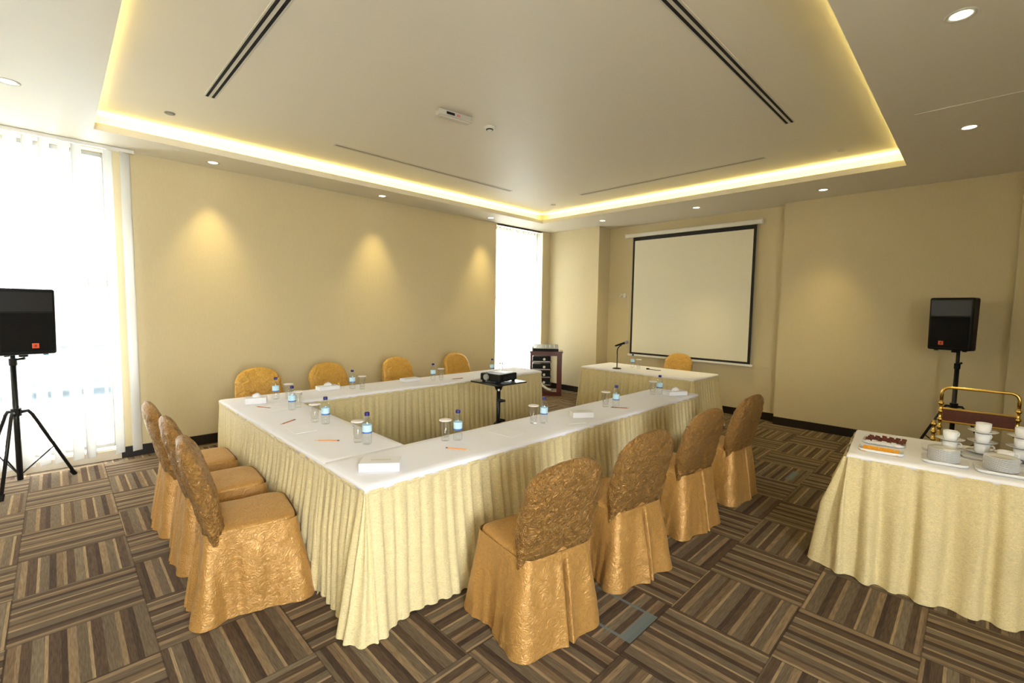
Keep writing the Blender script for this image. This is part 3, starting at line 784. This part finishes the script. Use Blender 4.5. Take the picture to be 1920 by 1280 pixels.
def tissue_box(x, y, rz, w, d, h, label, peak=True):
    r = thing('tissue_box', label, 'tissue box', (x, y, ZC), rz, 'tissue boxes on the tables')
    boxo('carton', (-w/2, -d/2, 0, w/2, d/2, h), M_paper, r, bev=.003)
    boxo('opening', (-w*.25, -.012, h-.0005, w*.25, .012, h+.0006), M_slotw, r)
    if peak:
        bm = bmesh.new(); n = 14; base = []
        for i in range(n):
            a = 2*pi*i/n; base.append(bm.verts.new((cos(a)*w*.24, sin(a)*.014, h)))
        m2 = [bm.verts.new((v.co.x*.8+.003*sin(i*2.1), v.co.y*1.3+.004*cos(i*3), h+.018+.006*sin(i*1.7))) for i, v in enumerate(base)]
        tp = bm.verts.new((.006, 0, h+.042))
        for i in range(n):
            bm.faces.new((base[i], base[(i+1) % n], m2[(i+1) % n], m2[i])); bm.faces.new((m2[i], m2[(i+1) % n], tp))
        fin(bm, 'tissue', M_paper, r, smooth=True)
tissue_box(1.28, 4.62, radians(-20), .17, .12, .055, 'white tissue box at the left corner of the far table')
tissue_box(2.06, 4.90, 0, .22, .12, .040, 'white tissue box on the far table between the first two chairs')
tissue_box(3.05, 4.84, 0, .22, .12, .035, 'white tissue box on the far table before the third chair', False)
tissue_box(1.26, 2.30, radians(-38), .22, .12, .048, 'white tissue box at the near corner of the front table', False)
tissue_box(3.13, 2.31, radians(-35), .18, .11, .045, 'white tissue box on the front table between bottles', False)
tissue_box(4.72, 2.25, radians(-30), .22, .12, .045, 'white tissue box at the right end of the front table')
for x, y, a, lab in ((1.33, 4.27, .1, 'white notepad under the far pencil on the left table'), (1.24, 3.42, -.05, 'white notepad on the left table beside the brown pencil'), (2.3, 2.36, .1, 'white notepad on the front table near the inner corner'), (2.95, 2.28, -.4, 'white notepad on the front table beside the middle tissue box')):
    o = boxo('notepad', (-.075, -.105, 0, .075, .105, .0025), M_pad); o.location = (x, y, ZC-.0005); o.rotation_euler = (0, 0, a); tag(o, lab, 'notepad', 'notepads')

# microphone on the speaker table
r = thing('microphone_stand', 'black gooseneck desk microphone stand on the speaker table', 'microphone stand', (6.12, 3.87, ZC))
bm = bmesh.new(); lathe(bm, [(0, .018), (.02, .018), (.06, .010), (.068, .004), (.068, 0), (0, 0)], 32); fin(bm, 'base', M_blackm, r, smooth=True)
bm = bmesh.new(); tube(bm, [(0, 0, .015), (0, 0, .12), (0, 0, .22)], .0075, 10); fin(bm, 'pole', M_blackm, r, smooth=True)
bm = bmesh.new(); tube(bm, [(0, 0, .22), (0, .004, .27), (0, -.005, .31), (-.005, -.035, .345), (-.005, -.07, .365)], .0085, 10); fin(bm, 'gooseneck', M_blackm, r, smooth=True)
r = thing('microphone', 'black handheld microphone clipped on the desk stand', 'microphone', (6.115, 3.78, ZC+.385), radians(-90))
bm = bmesh.new(); tube(bm, [(-.13, 0, -.035), (-.12, 0, -.033), (.05, 0, .025)], [.010, .013, .018], 14); fin(bm, 'handle', M_black, r, smooth=True)
bm = bmesh.new(); tube(bm, [(.05, 0, .025), (.062, 0, .029), (.09, 0, .039), (.10, 0, .042)], [.02, .026, .024, .010], 14); fin(bm, 'grille', M_grey, r, smooth=True)
r = thing('remote_pointer', 'small black cable and clip lying on the speaker table', 'remote', (6.42, 3.42, ZC))
bm = bmesh.new(); tube(bm, [(-.01, .09, .006), (0, .03, .006), (-.02, -.04, .006), (.0, -.12, .006)], .0045, 8); fin(bm, 'cable', M_black, r, smooth=True)
boxo('clip', (-.02, .07, 0, .012, .11, .02), M_black, r, bev=.004)

# ================================================================== projector and stand
r = thing('projector_stand', 'black tripod stand with a flat tray inside the U of tables', 'stand', (3.12, 3.33, 0))
boxo('tray', (-.20, -.20, .915, .20, .20, .93), M_blackm, r, bev=.004).rotation_euler = (0, 0, 0)
bm = bmesh.new(); tube(bm, [(0, 0, .84), (0, 0, .87), (0, 0, .915)], [.03, .04, .09], 16); fin(bm, 'tray_bracket', M_black, r, smooth=True)
bm = bmesh.new(); tube(bm, [(0, 0, .30), (0, 0, .86)], .02, 14); fin(bm, 'pole', M_blackm, r, smooth=True)
bm = bmesh.new(); tube(bm, [(0, 0, .14), (0, 0, .52)], .026, 14); fin(bm, 'lower_tube', M_blackm, r, smooth=True)
bm = bmesh.new(); tube(bm, [(0, 0, .845), (-.03, -.035, .845)], .011, 10); fin(bm, 'lock_knob', M_silver, r)
for z in (.53, .73):
    bm = bmesh.new(); tube(bm, [(0, 0, z), (.05, -.05, z)], [.022, .010], 10); fin(bm, 'clamp', M_black, r)
for k in range(3):
    a = radians(45+60+120*k)
    bm = bmesh.new(); tube(bm, [(cos(a)*.03, sin(a)*.03, .50), (cos(a)*.38, sin(a)*.38, .012)], .012, 8); l = fin(bm, 'leg', M_blackm, r, smooth=True)
    bm = bmesh.new(); tube(bm, [(0, 0, .18), (cos(a)*.2, sin(a)*.2, .265)], .006, 6); fin(bm, 'brace', M_blackm, r)
r = thing('projector', 'black video projector on the tray of the stand', 'projector', (3.12, 3.33, .93), radians(8))
boxo('body', (-.14, -.125, .012, .14, .125, .085), M_black, r, bev=.012)
bm = bmesh.new(); tube(bm, [(-.139, .04, .05), (-.158, .04, .05)], [.03, .028], 18); l = fin(bm, 'lens', M_grey, r)
boxo('control_panel', (-.02, -.09, .0845, .12, .09, .0865), M_grey, r)
boxo('side_vent', (-.09, -.1265, .03, .09, -.1245, .065), M_dark, r)
for x in (-.11, .11):
    for y in (-.1, .1): boxo('foot', (x-.012, y-.012, 0, x+.012, y+.012, .013), M_black, r)

# ================================================================== loudspeakers
def pa_speaker(x, y, z, rz, label, bx=.045):
    r = thing('loudspeaker', label, 'loudspeaker', (x, y, z), rz)
    # front = -y ; trapezoid in plan, slightly tapered
    w, wb, d, h = .375, .24, .31, .57
    bm = bmesh.new()
    f = [(-w/2, -d/2), (w/2, -d/2), (w/2, -.02), (wb/2, d/2), (-wb/2, d/2), (-w/2, -.02)]
    lo = [bm.verts.new((a*.97, b, 0)) for a, b in f]; hi = [bm.verts.new((a, b, h)) for a, b in f]
    n = len(f)
    for i in range(n): bm.faces.new((lo[i], lo[(i+1) % n], hi[(i+1) % n], hi[i]))
    bm.faces.new(lo); bm.faces.new(hi)
    fin(bm, 'cabinet', M_black, r, bev=.018, seg=3)
    boxo('woofer_grille', (-w/2+.025, -d/2-.008, .03, w/2-.025, -d/2+.004, .36), M_grille, r, bev=.006)
    # horn: recessed flare
    bm = bmesh.new(); pr = [(-w/2+.02, w/2-.02, .375, h-.03, -d/2-.004), (-.10, .10, .42, .51, -d/2+.0), (-.05, .05, .43, .50, -d/2-.001)]
    rings = [[bm.verts.new(p) for p in ((a, yv, c), (b, yv, c), (b, yv, e), (a, yv, e))] for a, b, c, e, yv in pr]
    for A, B in zip(rings, rings[1:]):
        for i in range(4): bm.faces.new((A[i], A[(i+1) % 4], B[(i+1) % 4], B[i]))
    bm.faces.new(rings[-1]); bm.faces.new(rings[0][::-1])
    fin(bm, 'horn', M_blackm, r)
    bd = boxo('badge', (bx-.022, -d/2-.013, .055, bx+.022, -d/2-.0082, .098), M_orange, r, bev=.002)
    boxo('badge_mark', (bx-.008, -d/2-.0145, .066, bx+.008, -d/2-.0125, .088), M_badge2, bd)
    bm = bmesh.new(); tube(bm, [(0, .02, -.03), (0, .02, .01)], .03, 14); fin(bm, 'pole_socket', M_black, r)
    for q in (-.12, .12): boxo('foot', (q-.015, -.11, -.012, q+.015, -.08, .004), M_black, r)
    return r
def spk_stand(x, y, top, hub, rad, a0, label):
    r = thing('speaker_stand', label, 'speaker stand', (x, y, 0))
    bm = bmesh.new(); tube(bm, [(0, 0, .06), (0, 0, hub+.45)], .021, 14); fin(bm, 'lower_tube', M_blackm, r, smooth=True)
    bm = bmesh.new(); tube(bm, [(0, 0, hub+.4), (0, 0, top)], .0165, 14); fin(bm, 'pole', M_blackm, r, smooth=True)
    bm = bmesh.new(); tube(bm, [(0, 0, hub+.42), (0, 0, hub+.48)], .027, 14); fin(bm, 'collar', M_silver if 0 else M_black, r)
    bm = bmesh.new(); tube(bm, [(.02, -.01, hub+.47), (.075, -.03, hub+.48)], [.008, .012], 8); fin(bm, 'knob', M_black, r)
    bm = bmesh.new(); tube(bm, [(0, 0, hub-.03), (0, 0, hub+.035)], .035, 14); fin(bm, 'hub', M_black, r)
    for k in range(3):
        a = a0+2*pi*k/3; c_, s_ = cos(a), sin(a)
        bm = bmesh.new(); tube(bm, [(c_*.03, s_*.03, hub), (c_*.075, s_*.075, hub+.005), (c_*.10, s_*.10, hub-.03), (c_*rad, s_*rad, .02)], .0135, 8)
        l = fin(bm, 'leg', M_blackm, r, smooth=True)
        bm = bmesh.new(); tube(bm, [(c_*(rad-.02), s_*(rad-.02), .05), (c_*(rad+.008), s_*(rad+.008), .002)], .019, 8); fin(bm, 'rubber_foot', M_black, l)
        q = .52; bm = bmesh.new(); tube(bm, [(0, 0, .10), (c_*(.10+(rad-.1)*q), s_*(.10+(rad-.1)*q), (hub-.03)*(1-q)+.02*q)], .006, 6); fin(bm, 'brace', M_blackm, r)
    return r
spk_stand(-.285, 5.93, 1.20, .67, .36, radians(14), 'black tripod speaker stand in front of the left window blinds')
pa_speaker(-.215, 5.92, 1.19, radians(12), 'black loudspeaker with orange badge before the left window')
spk_stand(7.07, .13, 1.28, .64, .40, radians(122), 'black tripod speaker stand by the right wall behind the brass trolley')
pa_speaker(7.05, .165, 1.27, radians(-108), 'black loudspeaker with red-orange badge by the right wall', -.06)

# ================================================================== AV rack
RX, RY, RW, RDp, RH, RA = 6.78, 5.49, .60, .36, .85, radians(41)
def rk(o): o.location = (RX, RY, 0); o.rotation_euler = (0, 0, RA); return o
def rkp(x, y): return (RX+x*cos(RA)-y*sin(RA), RY+x*sin(RA)+y*cos(RA))
r = thing('equipment_rack', 'dark mahogany equipment rack in the far corner below the narrow window', 'rack', (RX, RY, 0), RA)
boxo('top_panel', (-.02, -.015, RH-.03, RDp, RW+.015, RH), M_wood, r, bev=.004)
boxo('side_panel', (0, 0, 0, RDp, .03, RH-.03), M_wood, r, bev=.003)
boxo('side_panel', (0, RW-.03, 0, RDp, RW, RH-.03), M_wood, r, bev=.003)
boxo('bottom_panel', (0, .03, .03, RDp, RW-.03, .08), M_wood, r, bev=.003)
boxo('front_stile', (-.012, 0, 0, 0, .095, RH-.03), M_wood, r); boxo('front_stile', (-.012, RW-.04, 0, 0, RW, RH-.03), M_wood, r)
boxo('front_rail', (-.012, .095, RH-.085, 0, RW-.04, RH-.03), M_wood, r); boxo('plinth', (-.012, .095, 0, 0, RW-.04, .08), M_wood, r)
for i in range(4):
    z = .20+.148*i
    boxo('shelf', (.01, .20, z-.012, RDp, RW-.03, z), M_wood, r)
    e = tag(rk(boxo('amplifier', (.005, .215, z+.001, RDp-.03, RW-.045, z+.10), M_black, None, bev=.004)), 'black amplifier unit with pale dial, '+('lowest', 'second lowest', 'second highest', 'highest')[i]+' in the mahogany rack', 'amplifier', 'units in the rack')
    bm = bmesh.new(); tube(bm, [(.006, .335, z+.055), (-.012, .335, z+.055)], .024, 18); fin(bm, 'dial', M_knob, e)
    boxo('trim_strip', (-.001, .22, z+.004, .006, RW-.05, z+.014), M_silver, e)
bm = bmesh.new(); tube(bm, [(-.04, .40, .26), (-.055, .36, .20), (-.055, .27, .14), (-.04, .20, .12)], .024, 10); o = rk(fin(bm, 'cable_bundle', M_white, smooth=True)); tag(o, 'pale cable bundle spilling from the bottom of the rack', 'cables')
r = thing('audio_mixer', 'grey audio mixing console sloping on top of the rack', 'mixer', (*rkp(.17, .32), RH), RA)
boxo('case', (-.20, -.25, 0, .18, .23, .05), M_black, r, bev=.008)
bm = bmesh.new(); v = box(bm, -.20, -.25, .05, .18, .23, .06); 
for q in v:
    if q.co.z > .055: q.co.z += .05*(q.co.x+.2)/.38
fin(bm, 'control_surface', M_grey, r, bev=.004)
for i in range(5):
    for j in range(3):
        x_ = -.15+.1*j; bm = bmesh.new(); zz = .06+.05*(x_+.2)/.38; tube(bm, [(x_, -.17+.08*i, zz-.002), (x_, -.17+.08*i, zz+.016)], .010, 8); fin(bm, 'knob', M_knob, r)
boxo('side_cheek', (-.20, .23, 0, .18, .255, .09), M_silver, r, bev=.01)
bm = bmesh.new(); tube(bm, [(7.12, 5.38, .016), (7.2, 5.22, .018), (7.28, 5.0, .016), (7.5, 4.75, .016)], .013, 8); o = fin(bm, 'power_cable', M_black, smooth=True); tag(o, 'black power cable on the floor between rack and pillar', 'cable')

# ================================================================== brass trolley
TXp, TYc, TWd = 5.15, -.045, .43
r = thing('brass_trolley', 'brass framed service trolley with wooden panel behind the buffet table', 'trolley', (TXp, TYc, 0))
zt = 1.065
pts = [(0, TWd/2, zt-.11)]
for i in range(7):
    a = pi/2*i/6; pts.append((0, TWd/2-.05*(1-cos(a)), zt-.05+.05*sin(a)))
for i in range(7):
    a = pi/2*i/6; pts.append((0, -TWd/2+.05*(1-sin(a)), zt-.05+.05*cos(a)))
pts.append((0, -TWd/2, zt-.11))
bm = bmesh.new(); tube(bm, pts, .011, 14); fin(bm, 'handle', M_brass, r, smooth=True)
def turned_post(x, y, z0, z1):
    bm = bmesh.new(); L_ = z1-z0; pr = [(0, z0), (.011, z0)]
    nb = max(2, int(L_/.055))
    for i in range(nb):
        z = z0+L_*(i+.5)/nb; h = L_/nb/2
        pr += [(.010, z-h*.95), (.010, z-h*.45), (.017, z-h*.25), (.019, z), (.017, z+h*.25), (.010, z+h*.45)]
    pr += [(.011, z1), (0, z1)]
    lathe(bm, pr, 16, (x, y, 0)); return fin(bm, 'post', M_brass, r, smooth=True)
for y in (TWd/2, -TWd/2):
    turned_post(0, y, .70, zt-.10)
    turned_post(-.40, y, .08, .62)
    bm = bmesh.new(); tube(bm, [(0, y, .08), (0, y, .70)], .012, 12); fin(bm, 'leg', M_brass, r, smooth=True)
turned_post(-.10, TWd/2+.03, .55, .80)
boxo('back_panel', (-.008, -TWd/2+.012, .79, .008, TWd/2-.012, .885), M_wood, r)
for z in (.785, .892): boxo('panel_rail', (-.011, -TWd/2+.01, z-.008, .011, TWd/2-.01, z+.008), M_brass, r, bev=.003)
boxo('shelf', (-.39, -TWd/2+.01, .46, -.01, TWd/2-.01, .48), M_wood, r, bev=.003)
boxo('shelf', (-.39, -TWd/2+.01, .20, -.01, TWd/2-.01, .22), M_wood, r, bev=.003)
for y in (TWd/2, -TWd/2):
    bm = bmesh.new(); tube(bm, [(-.40, y, .60), (0, y, .60)], .010, 10); fin(bm, 'side_rail', M_brass, r, smooth=True)
    for x in (-.40, 0):
        bm = bmesh.new(); tube(bm, [(x, y-.012, .04), (x, y+.012, .04)], .04, 18); fin(bm, 'wheel', M_black, r)

# ================================================================== buffet service
def tray(u, v, w, d, label, z=ZC, rz=0):
    """tray centred on buffet-local (u,v); d along u, w along v"""
    r = thing('serving_tray', label, 'tray', (*bw(u, v), z), BRZ+rz, 'white serving trays')
    bm = bmesh.new(); n = 40; rings = []
    for k, (s, zz) in enumerate(((.93, 0), (.98, .006), (1.0, .017), (.985, .019), (.95, .008), (.0, .006))):
        ring = []
        for i in range(n):
            a = 2*pi*i/n; e = .35
            ring.append(bm.verts.new((math.copysign(abs(cos(a))**e, cos(a))*(d/2)*max(s, .02), math.copysign(abs(sin(a))**e, sin(a))*(w/2)*max(s, .02), zz)))
        rings.append(ring)
    for a, b in zip(rings, rings[1:]):
        for i in range(n): bm.faces.new((a[i], a[(i+1) % n], b[(i+1) % n], b[i]))
    bm.faces.new(rings[-1]); bm.faces.new(rings[0])
    fin(bm, 'body', M_tray, r, smooth=True)
    return z+.008
def make_saucer():
    bm = bmesh.new(); lathe(bm, [(0, .001), (.026, .001), (.03, 0), (.033, .003), (.058, .010), (.072, .017), (.0725, .0185), (.057, .0135), (.03, .0055), (0, .005)], 36)
    return fin(bm, 'saucer', M_china, smooth=True)
def make_cup():
    r = thing('tea_cup', '', 'cup')
    bm = bmesh.new(); lathe(bm, [(0, .003), (.026, 0), (.029, .003), (.034, .010), (.0365, .024), (.038, .062), (.0365, .062), (.035, .026), (.031, .012), (0, .009)], 28); fin(bm, 'bowl', M_china, r, smooth=True)
    bm = bmesh.new(); tube(bm, [(.034, 0, .052), (.05, 0, .052), (.058, 0, .04), (.052, 0, .024), (.034, 0, .02)], .0042, 8); fin(bm, 'handle', M_china, r, smooth=True)
    return r
def make_plate():
    bm = bmesh.new(); lathe(bm, [(0, 0), (.055, 0), (.07, .003), (.075, .0065), (.073, .0075), (.05, .003), (0, .003)], 40)
    return fin(bm, 'plate', M_china, smooth=True)
s0 = make_saucer(); c0 = make_cup(); p0 = make_plate(); us = uc = upl = False
def put(kind, u, v, z, label, group, rz=0):
    global us, uc, upl
    if kind == 's': o = s0.copy() if us else s0; us, f = True, us
    elif kind == 'p': o = p0.copy() if upl else p0; upl, f = True, upl
    else:
        f = uc; o = copy_tree(c0) if uc else c0; uc = True
    if kind != 'c' and f: COL.objects.link(o)
    o.location = (*bw(u, v), z); o.rotation_euler = (0, 0, rz); tag(o, label, {'s': 'saucer', 'p': 'plate', 'c': 'cup'}[kind], group)
# sachet trays
ORD = ['lowest', 'second', 'third', 'fourth', 'fifth', 'sixth', 'seventh', 'eighth', 'ninth', 'tenth', 'eleventh', 'twelfth']
z = tray(.19, .155, .235, .155, 'white tray of orange sachets at the left end of the buffet', rz=0)
for i in range(9):
    o = boxo('sugar_sachet', (-.040, -.0098, 0, .040, .0098, .005), M_sugar, bev=.001); o.location = (*bw(.155, .072+.0205*i), z+.004); o.rotation_euler = (0, radians(-14), BRZ+radians(-3+2*(i % 4)))
    tag(o, 'orange sugar sachet in the row on the left buffet tray', 'sachet', 'orange sugar sachets')
tray(.44, .165, .235, .16, 'white tray of dark red tea sachets behind the orange sachets')
rs = random.Random(4)
for i in range(18):
    o = boxo('tea_sachet', (-.026, -.013, 0, .026, .013, .005), M_tea, bev=.001); o.location = (*bw(.44+.018*(i % 3), .075+.0115*i), z+.003+.008*(i % 3)); o.rotation_euler = (radians(rs.uniform(-15, 15)), radians(-20+rs.uniform(-10, 10)), BRZ+rs.uniform(-.4, .4))
    tag(o, 'dark red tea sachet heaped on the rear tray of sachets', 'sachet', 'dark red tea sachets')
for i in range(7):
    o = boxo('sweetener_sachet', (-.026, -.013, 0, .026, .013, .004), M_paper, bev=.001); o.location = (*bw(.375+.006*(i % 2), .085+.026*i), z+.003+.004*(i % 2)); o.rotation_euler = (0, radians(-12), BRZ+rs.uniform(-.3, .3))
    tag(o, 'white sweetener sachet lying in front of the dark red tea sachets', 'sachet', 'white sweetener sachets')
def plate_stack(u, v, n, tl, g):
    for i in range(n): put('p', u, v, z+.0066*i, '%s plate from the bottom of the %s' % (ORD[i], tl), g)
tray(.19, .46, .215, .20, 'white tray under the stack of white plates nearest the sachets')
plate_stack(.19, .455, 12, 'left stack of small white plates on the buffet', 'plates in the left stack')
tray(.17, .705, .235, .20, 'white tray under the right stack of white plates')
plate_stack(.19, .70, 12, 'right stack of small white plates on the buffet', 'plates in the right stack')
def cup_tower(u, v, tiers, where, zz):
    k = 0
    for t_ in range(tiers):
        put('s', u, v, zz, '%s saucer of the %s' % (ORD[k], where), 'saucers in the cup towers')
        put('c', u, v, zz+.0055, '%s cup of the %s' % (ORD[k], where), 'cups in the cup towers', rz=radians(-80+35*t_))
        k += 1; zz += .0055+.062-.0005
z2 = z
tray(.52, .46, .2, .2, 'white tray behind the left stack of plates')
cup_tower(.50, .50, 2, 'cup tower behind the left plate stack', z2)
tray(.50, .68, .26, .24, 'white tray under the tall cup towers')
cup_tower(.56, .655, 3, 'tall cup tower behind and left of the right plate stack', z2)
cup_tower(.42, .745, 1, 'low cup pair behind the right plate stack', z2)
tray(.48, .97, .28, .26, 'white tray cut off by the right edge of the picture')
cup_tower(.56, .83, 3, 'tall cup tower at the right edge of the picture', z2)
cup_tower(.44, .92, 2, 'cup tower cut by the right edge of the picture', z2)

bpy.context.view_layer.update()
